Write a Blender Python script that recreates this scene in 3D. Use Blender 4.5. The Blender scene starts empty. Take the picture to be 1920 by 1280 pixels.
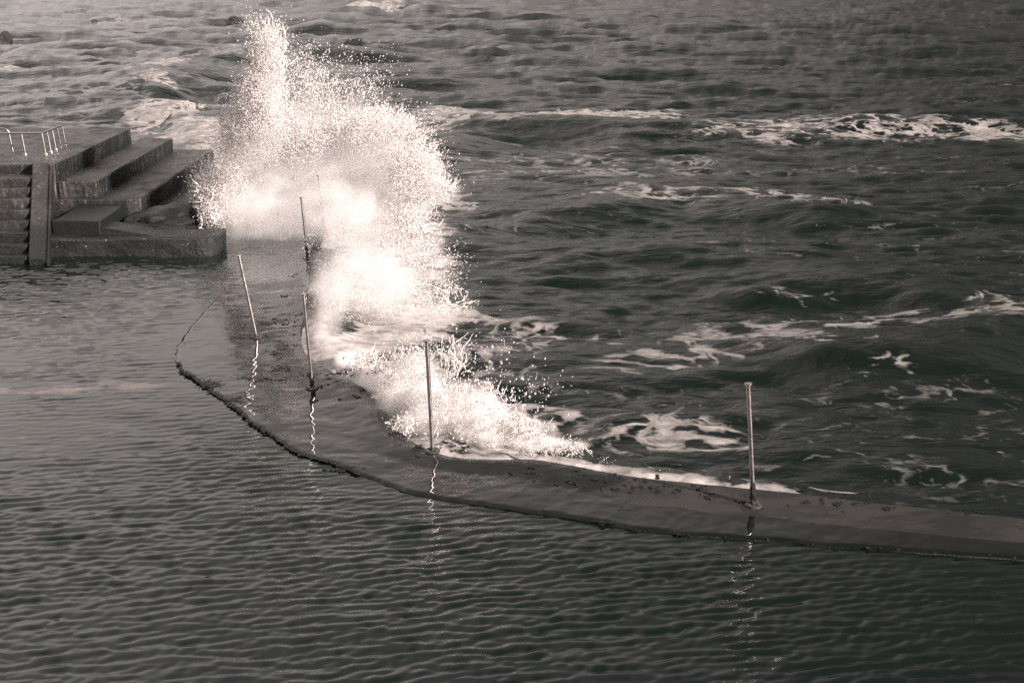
import bpy, bmesh, math, random
import numpy as np
from mathutils import Vector, Matrix
S = bpy.context.scene
R = math.radians
random.seed(7)

# ------------------------------------------------------------------ camera
CAM_H = 6.4
FPX = 2700.0                       # focal length in pixels of the 1920 px wide photograph
PITCH = math.atan(740.0 / FPX)     # looking down 15.3 degrees
cam_d = bpy.data.cameras.new('camera'); cam = bpy.data.objects.new('camera', cam_d)
S.collection.objects.link(cam); S.camera = cam
cam_d.sensor_width = 36.0; cam_d.lens = FPX / 1920.0 * 36.0
cam_d.clip_start = 0.1; cam_d.clip_end = 5000
cam.location = (0, 0, CAM_H); cam.rotation_euler = (R(90) - PITCH, 0, 0)

# ------------------------------------------------------------------ sky
SUN_TO = Vector((0.80, -0.53, 0.42)).normalized()     # direction towards the sun
w = bpy.data.worlds.new('World'); S.world = w; w.use_nodes = True
nt = w.node_tree; nt.nodes.clear()
def N(t, **k):
    n = nt.nodes.new(t)
    for a, b in k.items(): setattr(n, a, b)
    return n
def Lk(a, b): nt.links.new(a, b)
out = N('ShaderNodeOutputWorld'); bg = N('ShaderNodeBackground')
sky = N('ShaderNodeTexSky'); sky.sky_type = 'NISHITA'; sky.sun_disc = False
sky.sun_elevation = math.asin(SUN_TO.z); sky.sun_rotation = math.atan2(SUN_TO.x, SUN_TO.y)
sky.dust_density = 2.0
bw = N('ShaderNodeRGBToBW'); Lk(sky.outputs[0], bw.inputs[0])
tc = N('ShaderNodeTexCoord')
dot = N('ShaderNodeVectorMath', operation='DOT_PRODUCT'); Lk(tc.outputs['Generated'], dot.inputs[0])
dot.inputs[1].default_value = Vector((-0.966, 0.259, 0.0)).normalized()
mr = N('ShaderNodeMapRange'); Lk(dot.outputs['Value'], mr.inputs[0])
mr.inputs[1].default_value = -0.05; mr.inputs[2].default_value = 0.75
mr.inputs[3].default_value = 0.20; mr.inputs[4].default_value = 1.85
mp = N('ShaderNodeMapping'); Lk(tc.outputs['Generated'], mp.inputs[0]); mp.inputs['Scale'].default_value = (1.6, 1.6, 4.0)
cn = N('ShaderNodeTexNoise'); Lk(mp.outputs[0], cn.inputs['Vector']); cn.inputs['Scale'].default_value = 1.6
cn.inputs['Detail'].default_value = 5
cr = N('ShaderNodeMapRange'); Lk(cn.outputs[0], cr.inputs[0])
cr.inputs[1].default_value = 0.35; cr.inputs[2].default_value = 0.65; cr.inputs[3].default_value = 0.75; cr.inputs[4].default_value = 1.25
m1 = N('ShaderNodeMath', operation='MULTIPLY'); Lk(mr.outputs[0], m1.inputs[0]); Lk(cr.outputs[0], m1.inputs[1])
m2 = N('ShaderNodeMath', operation='MULTIPLY'); 
zs = N('ShaderNodeSeparateXYZ'); Lk(tc.outputs['Generated'], zs.inputs[0])
zr = N('ShaderNodeMapRange'); Lk(zs.outputs[2], zr.inputs[0]); zr.inputs[1].default_value = 0.0; zr.inputs[2].default_value = 0.24; zr.inputs[3].default_value = 0.12; zr.inputs[4].default_value = 1.0
m0 = N('ShaderNodeMath', operation='MULTIPLY'); Lk(m1.outputs[0], m0.inputs[0]); Lk(zr.outputs[0], m0.inputs[1])
Lk(m0.outputs[0], m2.inputs[0])
veil = N('ShaderNodeMath', operation='MULTIPLY_ADD'); Lk(bw.outputs[0], veil.inputs[0]); veil.inputs[1].default_value = 0.35; veil.inputs[2].default_value = 3.6   # thin high cloud evens the sky out
Lk(veil.outputs[0], m2.inputs[1])
tint = N('ShaderNodeMix', data_type='RGBA', blend_type='MULTIPLY'); tint.inputs[0].default_value = 1
Lk(m2.outputs[0], tint.inputs['A']); tint.inputs['B'].default_value = (1.0, 0.89, 0.84, 1)   # toned monochrome
Lk(tint.outputs['Result'], bg.inputs[0]); bg.inputs[1].default_value = 0.077
Lk(bg.outputs[0], out.inputs[0])

# ------------------------------------------------------------------ sun
sl = bpy.data.lights.new('sun', 'SUN'); sl.energy = 4.4; sl.angle = R(0.5); sl.color = (1.0, 0.86, 0.80)
so = bpy.data.objects.new('sun', sl); S.collection.objects.link(so)
so.rotation_euler = SUN_TO.to_track_quat('Z', 'Y').to_euler(); so.location = (30, -10, 30)

S.view_settings.view_transform = 'Standard'; S.view_settings.look = 'None'
S.view_settings.gamma = 1; S.view_settings.exposure = 1.35; S.view_settings.use_curve_mapping = False
S.cycles.use_denoising = False
S.cycles.max_bounces = 20; S.cycles.volume_bounces = 20; S.cycles.diffuse_bounces = 8; S.cycles.glossy_bounces = 4; S.cycles.transmission_bounces = 8
S.cycles.caustics_reflective = False; S.cycles.caustics_refractive = False
S.cycles.sample_clamp_indirect = 6

# ------------------------------------------------------------------ helpers
CP, SP = math.cos(PITCH), math.sin(PITCH)
def ray(px, py):
    px = np.asarray(px, float); py = np.asarray(py, float)
    u = (px - 960) / FPX; v = (640 - py) / FPX
    return u, CP + v * SP, -SP + v * CP            # x, y, z per unit of optical depth
def gp(px, py, z=0.0):                              # photograph pixel -> point on the level z
    x, y, dz = ray(px, py); t = (z - CAM_H) / dz
    return x * t, y * t
def at_y(px, py, Y):                                # pixel -> point at the distance Y
    x, y, dz = ray(px, py); t = Y / y
    return np.stack(np.broadcast_arrays(x * t, Y + 0 * x, CAM_H + dz * t), -1)

def mesh_np(name, verts, faces, mat=None, parent=None, smooth=False, link=True):
    verts = np.asarray(verts, np.float32); faces = np.asarray(faces, np.int32)
    me = bpy.data.meshes.new(name)
    nf, k = faces.shape
    me.vertices.add(len(verts)); me.vertices.foreach_set('co', verts.ravel())
    me.loops.add(nf * k); me.loops.foreach_set('vertex_index', faces.ravel())
    me.polygons.add(nf); me.polygons.foreach_set('loop_start', np.arange(0, nf * k, k, dtype=np.int32))
    me.polygons.foreach_set('use_smooth', np.full(nf, smooth))
    me.update(calc_edges=True); me.validate()
    if mat: me.materials.append(mat)
    o = bpy.data.objects.new(name, me)
    if link: S.collection.objects.link(o)
    if parent: o.parent = parent
    return o
def fattr(o, name, data):
    a = o.data.attributes.new(name, 'FLOAT', 'POINT'); a.data.foreach_set('value', np.asarray(data, np.float32))
def obj(name, bm, mat, parent=None, smooth=False):
    me = bpy.data.meshes.new(name); bm.normal_update(); bm.to_mesh(me); bm.free()
    for p in me.polygons: p.use_smooth = smooth
    me.materials.append(mat)
    o = bpy.data.objects.new(name, me); S.collection.objects.link(o)
    if parent: o.parent = parent
    return o
def thing(name, label, cat, loc=(0, 0, 0), group=None):
    o = bpy.data.objects.new(name, None); S.collection.objects.link(o); o.location = loc
    o.empty_display_size = 0.2
    o['label'] = label; o['category'] = cat
    if group: o['group'] = group
    return o
def tag(o, label=None, cat=None, group=None, kind=None):
    if label: o['label'] = label
    if cat: o['category'] = cat
    if group: o['group'] = group
    if kind: o['kind'] = kind
    return o

# ---- numpy value noise, world coordinates
def vnoise(x, y, seed=0):
    xi = np.floor(x).astype(np.int64); yi = np.floor(y).astype(np.int64)
    fx = x - xi; fy = y - yi; fx = fx * fx * (3 - 2 * fx); fy = fy * fy * (3 - 2 * fy)
    def h(a, b):
        n = (a * 374761393 + b * 668265263 + seed * 1442695041) & 0xffffffff
        n = ((n ^ (n >> 13)) * 1274126177) & 0xffffffff
        return ((n ^ (n >> 16)) & 0xffff) / 65535.0
    return (h(xi, yi) * (1 - fx) + h(xi + 1, yi) * fx) * (1 - fy) + (h(xi, yi + 1) * (1 - fx) + h(xi + 1, yi + 1) * fx) * fy
def fbm(x, y, seed=0, o=4):
    s = 0; a = .5
    for i in range(o):
        s = s + a * vnoise(x * 2 ** i + 17.3 * i, y * 2 ** i - 9.1 * i, seed + i); a *= .5
    return s / (1 - .5 ** o)
def sstep(a, b, x):
    t = np.clip((x - a) / (b - a), 0, 1); return t * t * (3 - 2 * t)

# ---- Fourier wave tiles
def tile(Nn, L, lo, hi, direction, spread, rms, seed, power=2.5):
    rng = np.random.default_rng(seed)
    k1 = np.fft.fftfreq(Nn, L / Nn) * 2 * np.pi
    kx, ky = np.meshgrid(k1, k1, indexing='xy'); k = np.hypot(kx, ky); k[0, 0] = 1e9
    th = np.arctan2(ky, kx) - direction
    D = np.exp(-(1 - np.cos(th) ** 2) / (2 * spread ** 2))
    klo, khi = 2 * np.pi / hi, 2 * np.pi / lo
    A = k ** -power * D * np.exp(-(klo / k) ** 4) * np.exp(-(k / khi) ** 4)
    Hh = A * (rng.normal(size=k.shape) + 1j * rng.normal(size=k.shape))
    h = np.fft.ifft2(Hh).real; sc = rms / h.std()
    dx = np.fft.ifft2(-1j * kx / k * Hh).real * sc; dy = np.fft.ifft2(-1j * ky / k * Hh).real * sc
    return (h * sc, dx, dy, L)
def samp(T, x, y):
    Nn = T[0].shape[0]; L = T[3]
    u = (x / L * Nn) % Nn; v = (y / L * Nn) % Nn
    i = np.floor(u).astype(int) % Nn; j = np.floor(v).astype(int) % Nn; fu = u - np.floor(u); fv = v - np.floor(v)
    i1 = (i + 1) % Nn; j1 = (j + 1) % Nn
    return [a[j, i] * (1 - fu) * (1 - fv) + a[j, i1] * fu * (1 - fv) + a[j1, i] * (1 - fu) * fv + a[j1, i1] * fu * fv for a in T[:3]]

def polydist(x, y, P):                               # distance to a polyline, parameter 0..1, side sign
    P = np.asarray(P, float); seg = np.hypot(*(P[1:] - P[:-1]).T); cum = np.r_[0, np.cumsum(seg)]
    best = np.full(x.shape, 1e9); par = np.zeros(x.shape); side = np.zeros(x.shape)
    for i in range(len(P) - 1):
        a, b = P[i], P[i + 1]; d = b - a; l2 = d @ d
        t = np.clip(((x - a[0]) * d[0] + (y - a[1]) * d[1]) / l2, 0, 1)
        qx = x - a[0] - t * d[0]; qy = y - a[1] - t * d[1]; r = np.hypot(qx, qy)
        m = r < best
        best[m] = r[m]; par[m] = ((cum[i] + t * seg[i]) / cum[-1])[m]
        side[m] = np.sign(d[0] * qy - d[1] * qx)[m]
    return best, par, side
def inside(x, y, P):
    P = np.asarray(P, float); c = np.zeros(x.shape, bool); j = len(P) - 1
    for i in range(len(P)):
        xi, yi = P[i]; xj, yj = P[j]
        with np.errstate(divide='ignore', invalid='ignore'):
            m = ((yi > y) != (yj > y)) & (x < (xj - xi) * (y - yi) / (yj - yi + 1e-12) + xi)
        c ^= m; j = i
    return c

# ------------------------------------------------------------------ materials
def new_mat(name):
    m = bpy.data.materials.new(name); m.use_nodes = True; t = m.node_tree; t.nodes.clear()
    return m, t
class G:
    def __init__(s, name):
        s.m, s.t = new_mat(name); s.out = s.n('ShaderNodeOutputMaterial'); s.geo = s.n('ShaderNodeNewGeometry')
    def n(s, ty, **k):
        nd = s.t.nodes.new(ty)
        for a, b in k.items(): setattr(nd, a, b)
        return nd
    def l(s, a, b): s.t.links.new(a, b)
    def setin(s, sock, v):
        if isinstance(v, bpy.types.NodeSocket): s.l(v, sock)
        else: sock.default_value = v
    def pos(s, scale=(1, 1, 1), rot=0.0):
        mp = s.n('ShaderNodeMapping'); s.l(s.geo.outputs['Position'], mp.inputs[0]); mp.inputs['Scale'].default_value = scale
        mp.inputs['Rotation'].default_value = (0, 0, rot); return mp.outputs[0]
    def noise(s, vec, scale, detail=3, rough=.55, dist=0):
        nd = s.n('ShaderNodeTexNoise'); s.l(vec, nd.inputs['Vector']); nd.inputs['Scale'].default_value = scale
        nd.inputs['Detail'].default_value = detail; nd.inputs['Roughness'].default_value = rough; nd.inputs['Distortion'].default_value = dist
        return nd.outputs[0]
    def math(s, op, a, b=0.0, c=None):
        nd = s.n('ShaderNodeMath', operation=op); s.setin(nd.inputs[0], a); s.setin(nd.inputs[1], b)
        if c is not None: s.setin(nd.inputs[2], c)
        return nd.outputs[0]
    def mr(s, v, a, b, c=0., d=1., smooth=False):
        nd = s.n('ShaderNodeMapRange'); s.setin(nd.inputs[0], v)
        if smooth: nd.interpolation_type = 'SMOOTHSTEP'
        for i, q in enumerate((a, b, c, d)): s.setin(nd.inputs[i + 1], q)
        return nd.outputs[0]
    def mix(s, f, a, b):
        nd = s.n('ShaderNodeMix', data_type='RGBA'); s.setin(nd.inputs[0], f); s.setin(nd.inputs['A'], a); s.setin(nd.inputs['B'], b)
        return nd.outputs['Result']
    def attr(s, name):
        nd = s.n('ShaderNodeAttribute'); nd.attribute_name = name; return nd.outputs['Fac']
    def bsdf(s, color, rough=.5, metal=0., ior=1.5, spec=.5, normal=None):
        b = s.n('ShaderNodeBsdfPrincipled'); s.setin(b.inputs['Base Color'], color); s.setin(b.inputs['Roughness'], rough)
        s.setin(b.inputs['Metallic'], metal); s.setin(b.inputs['IOR'], ior); s.setin(b.inputs['Specular IOR Level'], spec)
        if normal is not None: s.l(normal, b.inputs['Normal'])
        return b
    def bump(s, h, strength, dist=.01, normal=None):
        b = s.n('ShaderNodeBump'); s.l(h, b.inputs['Height']); b.inputs['Strength'].default_value = strength; b.inputs['Distance'].default_value = dist
        if normal is not None: s.l(normal, b.inputs['Normal'])
        return b.outputs[0]

FOAM = (.52, .49, .475, 1)
DARKW = (.0040, .0078, .0068, 1)

def water_mat(name, lace_scale, fine, body=DARKW, foamcol=FOAM, stretch=(.8, .8, 1)):
    g = G(name)
    # small wind ripples, below the size of the mesh
    b = g.noise(g.pos(stretch, R(10)), fine[0], 4, .6, .6)
    nrm = g.bump(b, fine[1], fine[2])
    if len(fine) > 3: nrm = g.bump(g.noise(g.pos((.35, 1, 1), R(-6)), fine[3], 4, .62, .4), fine[4], fine[5], nrm)
    # foam: painted intensity decides how much of a lacy pattern survives
    I = g.attr('foam')
    v1 = g.n('ShaderNodeTexVoronoi', feature='DISTANCE_TO_EDGE'); v2 = g.n('ShaderNodeTexVoronoi', feature='DISTANCE_TO_EDGE')
    p = g.pos((.55, .75, 1), R(-8))
    wn = g.n('ShaderNodeTexNoise'); g.l(p, wn.inputs['Vector']); wn.inputs['Scale'].default_value = .9; wn.inputs['Detail'].default_value = 4
    off = g.n('ShaderNodeVectorMath', operation='MULTIPLY_ADD'); g.l(wn.outputs['Color'], off.inputs[0]); off.inputs[1].default_value = (2.2, 2.2, 0); g.l(p, off.inputs[2])
    g.l(off.outputs[0], v1.inputs['Vector']); g.l(off.outputs[0], v2.inputs['Vector'])
    v1.inputs['Scale'].default_value = lace_scale; v2.inputs['Scale'].default_value = lace_scale * 2.7
    l1 = g.mr(v1.outputs[0], 0.0, .22, 1, 0); l2 = g.mr(v2.outputs[0], 0.0, .26, 1, 0)
    nz = g.noise(g.pos((.45, 1.0, 1)), 3.2, 8, .74, .5)
    nb = g.noise(g.pos((.25, .6, 1)), .8, 3, .6)
    pat = g.math('ADD', g.math('ADD', g.math('MULTIPLY', l1, .40), g.math('MULTIPLY', l2, .26)),
                 g.math('ADD', g.math('MULTIPLY', g.mr(nz, .36, .64, 0, 1), .30), g.math('MULTIPLY', g.mr(nb, .3, .7, 0, 1), .22)))
    thr = g.math('SUBTRACT', 1.08, I)
    f = g.mr(g.math('SUBTRACT', pat, thr), 0.0, .26, 0, 1, True)
    fc = g.mix(g.mr(g.noise(g.pos((.6, 1, 1)), 4.0, 7, .72), .36, .64), (foamcol[0] * .40, foamcol[1] * .41, foamcol[2] * .41, 1), foamcol)
    fb = g.bump(nz, .6, .04)
    wb = g.bsdf(body, .06, ior=1.33, normal=nrm)
    fo = g.bsdf(fc, .8, spec=.2, normal=fb)
    mx = g.n('ShaderNodeMixShader'); g.l(g.math('MULTIPLY', f, g.mr(I, .3, .95, .22, 1)), mx.inputs[0]); g.l(wb.outputs[0], mx.inputs[1]); g.l(fo.outputs[0], mx.inputs[2])
    g.l(mx.outputs[0], g.out.inputs[0])
    return g.m
M_SEA = water_mat('sea_water', 1.45, (6.0, .45, .05, 1.3, .55, .22), stretch=(.45, 1, 1))
M_POOL = water_mat('pool_water', .7, (16.0, .10, .008), foamcol=(.26, .235, .225, 1))

def concrete_mat():
    g = G('stained_concrete')
    sep = g.n('ShaderNodeSeparateXYZ'); g.l(g.geo.outputs['Position'], sep.inputs[0])
    nsep = g.n('ShaderNodeSeparateXYZ'); g.l(g.geo.outputs['Normal'], nsep.inputs[0])
    big = g.noise(g.pos(), .9, 5, .6); fine = g.mr(g.noise(g.pos(), 9, 8, .75), .34, .66)
    streak = g.noise(g.pos((5, 5, .35)), 2.2, 5, .65)
    mid_ = g.noise(g.pos((1, .5, 1)), 3.2, 6, .68)
    base = g.mix(fine, (.012, .012, .0115, 1), (.085, .079, .075, 1))
    base = g.mix(g.mr(mid_, .44, .56, .75, 0), base, (.016, .018, .017, 1))
    base = g.mix(g.mr(big, .44, .58, 0, .85), base, (.016, .018, .017, 1))
    # weed and slime up to the reach of the waves
    wet = g.mr(g.math('ADD', sep.outputs[2], g.math('MULTIPLY', big, -1.3)), -.40, .50, 1, 0, True)
    base = g.mix(g.math('MULTIPLY', wet, .90), base, (.007, .010, .009, 1))
    vert = g.mr(g.math('ABSOLUTE', nsep.outputs[2]), .5, .8, 1, 0)
    right = g.mr(nsep.outputs[0], .4, .8, 0, 1)          # faces towards the open sea carry the growth
    grow = g.math('MULTIPLY', right, g.mr(streak, .40, .62, .97, .45))
    base = g.mix(grow, base, (.008, .011, .010, 1))
    salt = g.math('MULTIPLY', g.math('MULTIPLY', vert, g.mr(sep.outputs[2], .5, .9)), g.mr(streak, .58, .70, 0, .55))
    base = g.mix(salt, base, (.22, .20, .19, 1))
    sp = g.n('ShaderNodeTexVoronoi'); g.l(g.pos(), sp.inputs['Vector']); sp.inputs['Scale'].default_value = 7
    spk = g.math('MULTIPLY', g.mr(sp.outputs['Distance'], .06, .14, 1, 0), g.mr(fine, .4, .6, 0, .8))
    base = g.mix(spk, base, (.36, .33, .31, 1))
    nrm = g.bump(fine, .5, .03)
    rough = g.mr(mid_, .40, .6, .34, .6)
    b = g.bsdf(base, rough, normal=nrm, spec=.4)
    g.l(b.outputs[0], g.out.inputs[0]); return g.m
M_CON = concrete_mat()

def ledge_mat():
    g = G('wet_ledge_concrete')
    film = g.attr('film')                                     # 1 = under a sheet of water, 0 = bare damp concrete
    n1 = g.noise(g.pos((.55, 1.6, 1), R(12)), 1.5, 5, .62); fine = g.noise(g.pos(), 22, 6, .7)
    f = g.mr(g.math('ADD', film, g.math('MULTIPLY', n1, .9)), .80, .90, 0, 1, True)
    dry = g.mix(fine, (.014, .0135, .013, 1), (.044, .041, .039, 1))
    dry = g.mix(g.mr(n1, .40, .5, .85, 0), dry, (.010, .012, .011, 1))
    wetc = g.mix(g.noise(g.pos((.6, 1.5, 1)), 1.1, 4), (.003, .0055, .0048, 1), (.009, .0105, .0098, 1))
    cv = g.n('ShaderNodeTexVoronoi', feature='DISTANCE_TO_EDGE'); cw = g.n('ShaderNodeVectorMath', operation='MULTIPLY_ADD')
    cnz = g.n('ShaderNodeTexNoise'); g.l(g.pos(), cnz.inputs['Vector']); cnz.inputs['Scale'].default_value = 1.5; cnz.inputs['Detail'].default_value = 6
    g.l(cnz.outputs['Color'], cw.inputs[0]); cw.inputs[1].default_value = (.8, .8, 0); g.l(g.pos((1, .8, 1)), cw.inputs[2]); g.l(cw.outputs[0], cv.inputs['Vector']); cv.inputs['Scale'].default_value = .55
    crack = g.math('MULTIPLY', g.mr(cv.outputs[0], .004, .014, 1, 0), g.mr(n1, .45, .55, 0, 1))
    f = g.math('SUBTRACT', f, g.math('MULTIPLY', crack, .8)); dry = g.mix(crack, dry, (.004, .005, .005, 1))
    gentle = g.noise(g.pos((.5, 2.2, 1), R(15)), 2.2, 3, .5, .5)
    nw = g.bump(gentle, .10, .02); nd = g.bump(fine, .6, .02)
    A = g.bsdf(dry, .42, normal=nd, spec=.4); B = g.bsdf(wetc, .03, ior=1.33, normal=nw)
    mx = g.n('ShaderNodeMixShader'); g.l(f, mx.inputs[0]); g.l(A.outputs[0], mx.inputs[1]); g.l(B.outputs[0], mx.inputs[2])
    g.l(mx.outputs[0], g.out.inputs[0]); return g.m
M_LEDGE = ledge_mat()

def steel_mat():
    g = G('weathered_steel'); n = g.noise(g.pos((1, 1, .3)), 30, 4, .6)
    b = g.bsdf(g.mix(n, (.34, .32, .31, 1), (.66, .62, .60, 1)), g.mr(n, .3, .7, .30, .42), metal=1.0)
    g.l(b.outputs[0], g.out.inputs[0]); return g.m
M_STEEL = steel_mat()
def weed_mat(name='dark_growth', c0=(.006, .008, .007, 1), c1=(.013, .015, .0135, 1)):
    g = G(name); n = g.noise(g.pos(), 40, 4, .7)
    b = g.bsdf(g.mix(n, c0, c1), .45, normal=g.bump(n, .8, .02), spec=.25); g.l(b.outputs[0], g.out.inputs[0]); return g.m
M_WEED = weed_mat()
M_IRON = weed_mat('corroded_iron', (.02, .02, .02, 1), (.10, .09, .085, 1))
M_ROCK = weed_mat('dark_rock', (.012, .014, .013, 1), (.05, .05, .047, 1))
def spray_mat():
    g = G('white_spray')
    d = g.n('ShaderNodeBsdfDiffuse'); d.inputs[0].default_value = (.99, .97, .96, 1)
    t = g.n('ShaderNodeBsdfTranslucent'); t.inputs[0].default_value = (.99, .97, .96, 1)
    mx = g.n('ShaderNodeMixShader'); mx.inputs[0].default_value = .5
    g.l(d.outputs[0], mx.inputs[1]); g.l(t.outputs[0], mx.inputs[2]); g.l(mx.outputs[0], g.out.inputs[0]); return g.m
M_SPRAY = spray_mat()

# ------------------------------------------------------------------ the wall round the pool
INNER_PX = [(412, 470), (425, 492), (450, 515), (412, 552), (372, 596), (338, 638), (329, 662), (338, 690), (370, 716), (408, 742), (450, 772),
            (500, 812), (560, 848), (620, 868), (680, 890), (760, 918), (850, 936), (960, 953), (1080, 972), (1200, 992), (1330, 1006),
            (1500, 1018), (1700, 1032), (1920, 1048), (2300, 1070), (3000, 1110)]
OUTER_PX = [(622, 425), (600, 445), (583, 470), (579, 505), (577, 545), (571, 590), (563, 622), (572, 660), (598, 683), (640, 706), (682, 728),
            (716, 762), (748, 806), (790, 838), (850, 858), (920, 862), (1000, 863), (1080, 876), (1160, 890), (1260, 903), (1380, 915),
            (1500, 927), (1650, 944), (1920, 972), (2300, 1000), (3000, 1040)]
TOPZ = 0.05
IN = np.array([gp(x, y, 0.02) for x, y in INNER_PX]); OU = np.array([gp(x, y, TOPZ + .04) for x, y in OUTER_PX])
IN = np.vstack([[(-7.4, 41.0), (-6.9, 34.0)], IN]); OU = np.vstack([[(-4.2, 42.0), (-4.0, 36.0)], OU])
def cr_spline(P, n):
    P = np.asarray(P); k = len(P); t = np.linspace(0, k - 1 - 1e-9, n); i = t.astype(int); f = (t - i)[:, None]
    p0 = P[np.clip(i - 1, 0, k - 1)]; p1 = P[i]; p2 = P[np.clip(i + 1, 0, k - 1)]; p3 = P[np.clip(i + 2, 0, k - 1)]
    return .5 * (2 * p1 + (p2 - p0) * f + (2 * p0 - 5 * p1 + 4 * p2 - p3) * f * f + (3 * p1 - p0 - 3 * p2 + p3) * f ** 3)
NS, NM = 900, 40
inn = cr_spline(IN, NS); ouu = cr_spline(OU, NS)
# rough, uneven edges
s_ = np.arange(NS) * .045
nrm_in = inn - ouu; nrm_in /= np.linalg.norm(nrm_in, axis=1)[:, None]
inn = inn + nrm_in * ((fbm(s_ * 1.6, s_ * 0, 5) - .5) * .10)[:, None]
t_ = np.r_[0, .006, .013, .022, .035, .06, np.linspace(.09, 1, NM - 6)]
XY = inn[:, None, :] * (1 - t_)[None, :, None] + ouu[:, None, :] * t_[None, :, None]
X, Y = XY[..., 0], XY[..., 1]; T = np.broadcast_to(t_, X.shape)
Z = .012 + .028 * sstep(0, .03, T) + .055 * sstep(.55, .95, T) + (fbm(X * 1.3, Y * 1.3, 3) - .5) * .035
Z += (fbm(X * 7, Y * 7, 8) - .5) * .010
Z = np.where(Y > 27.5, Z - .05 * sstep(27.5, 29.5, Y) * (1 - T), Z)
wp = thing('pool_wall', 'curving low concrete wall awash with water between the pool and the sea', 'wall', (0, 0, 0))
vt = np.stack([X, Y, Z], -1).reshape(-1, 3)
idx = np.arange(NS * NM).reshape(NS, NM)
fc = np.stack([idx[:-1, :-1], idx[1:, :-1], idx[1:, 1:], idx[:-1, 1:]], -1).reshape(-1, 4)
top = mesh_np('wall_top', vt, fc, M_LEDGE, wp, True)
# film: everywhere on the left, only the pool half on the right
xn = X
bare_r = sstep(-1.0, 2.5, X)                      # to the right the sea-side strip lies bare
edge = .56 - .16 * bare_r + (fbm(X * .7, Y * .7, 22) - .5) * .3
film = 1 - bare_r * sstep(edge - .06, edge + .10, T)
film -= .16 * sstep(.52, .70, fbm(X * .9 + 4, Y * .55, 41)) * (1 - bare_r)
fattr(top, 'film', (film * .55 + .20 + .0 * xn).ravel())
# faces down into both waters
def skirt(a, name, mat, out_dir):
    n = len(a); d = [0, .04, .12, .3, .7, 1.6]; rows = []
    for q, dz in enumerate(d):
        off = (fbm(np.arange(n) * .11, np.full(n, q * 3.1), 9) - .5) * .08 * min(q, 2) / 2
        rows.append(np.column_stack([a[:, 0] + out_dir[:, 0] * off, a[:, 1] + out_dir[:, 1] * off, a[:, 2] - dz]))
    v = np.array(rows).reshape(-1, 3); ix = np.arange(len(v)).reshape(len(d), n)
    f = np.stack([ix[:-1, :-1], ix[:-1, 1:], ix[1:, 1:], ix[1:, :-1]], -1).reshape(-1, 4)
    return mesh_np(name, v, f, mat, wp, False)
skirt(np.column_stack([inn, Z[:, 0]]), 'inner_face', M_WEED, nrm_in)
skirt(np.column_stack([ouu, Z[:, -1]]), 'outer_face', M_CON, -nrm_in)
mid = (inn + ouu) / 2

# ------------------------------------------------------------------ water
POOLPOLY = np.vstack([[(-40, 41), (-7.4, 41)], mid[::6], [(40, 5), (40, -20), (-40, -20)]])
SEA_Z = -0.10
def ell(px, py, rx, ry, z=0):        # foam patch: centre and half-sizes seen in the photograph, on the water
    cx, cy = gp(px, py, z); x1, _ = gp(px + rx, py, z); _, y1 = gp(px, py - ry, z); _, y2 = gp(px, py + ry, z)
    return cx, cy, abs(x1 - cx), abs(y1 - y2) / 2
RIDGES = [  # crest polyline in the photograph, height, reach to the front, reach to the back
    ([(120, 196), (215, 186), (262, 166), (312, 138), (400, 116), (470, 94), (560, 88), (680, 104)], 1.05, 2.6, 6.0),
    ([(285, 215), (330, 205), (380, 225), (440, 250)], .75, 1.4, 3.0),
    ([(760, 286), (850, 258), (960, 236), (1080, 244), (1180, 258), (1300, 268)], .62, 2.2, 4.5),
    ([(1240, 282), (1400, 252), (1540, 240), (1640, 226), (1800, 222), (2050, 226)], .55, 2.0, 5.0),
    ([(860, 418), (1000, 408), (1100, 388), (1180, 366), (1280, 356), (1420, 376), (1560, 396), (1700, 398)], .42, 1.5, 2.6),
    ([(1380, 556), (1480, 528), (1570, 520), (1700, 532), (1800, 560)], .32, .9, 1.6),
    ([(1480, 700), (1640, 664), (1780, 640), (1920, 606), (2100, 570)], .50, 1.6, 2.4),
    ([(600, 300), (760, 440), (900, 452), (1100, 446)], .35, 1.2, 2.4),
    ([(650, 36), (690, 14), (760, 20), (850, 30)], .9, 3.0, 8.0),
    ([(800, 560), (900, 585), (1000, 600), (1200, 590)], .22, .9, 1.5),
    ([(1000, 480), (1200, 470), (1400, 465), (1600, 480)], .22, .9, 1.6),
    ([(900, 130), (1200, 120), (1500, 126), (1800, 118)], .5, 4, 8),
    ([(0, 100), (120, 96), (240, 104)], .4, 3, 5),
    ([(1000, 50), (1400, 56), (1800, 46)], .6, 7, 12),
    ([(1080, 800), (1250, 790), (1390, 822)], .16, .5, .8),
]
RID = [(np.array([gp(x, y, SEA_Z + h * .45) for x, y in P]), h * .6, a, b) for P, h, a, b in RIDGES]
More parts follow.
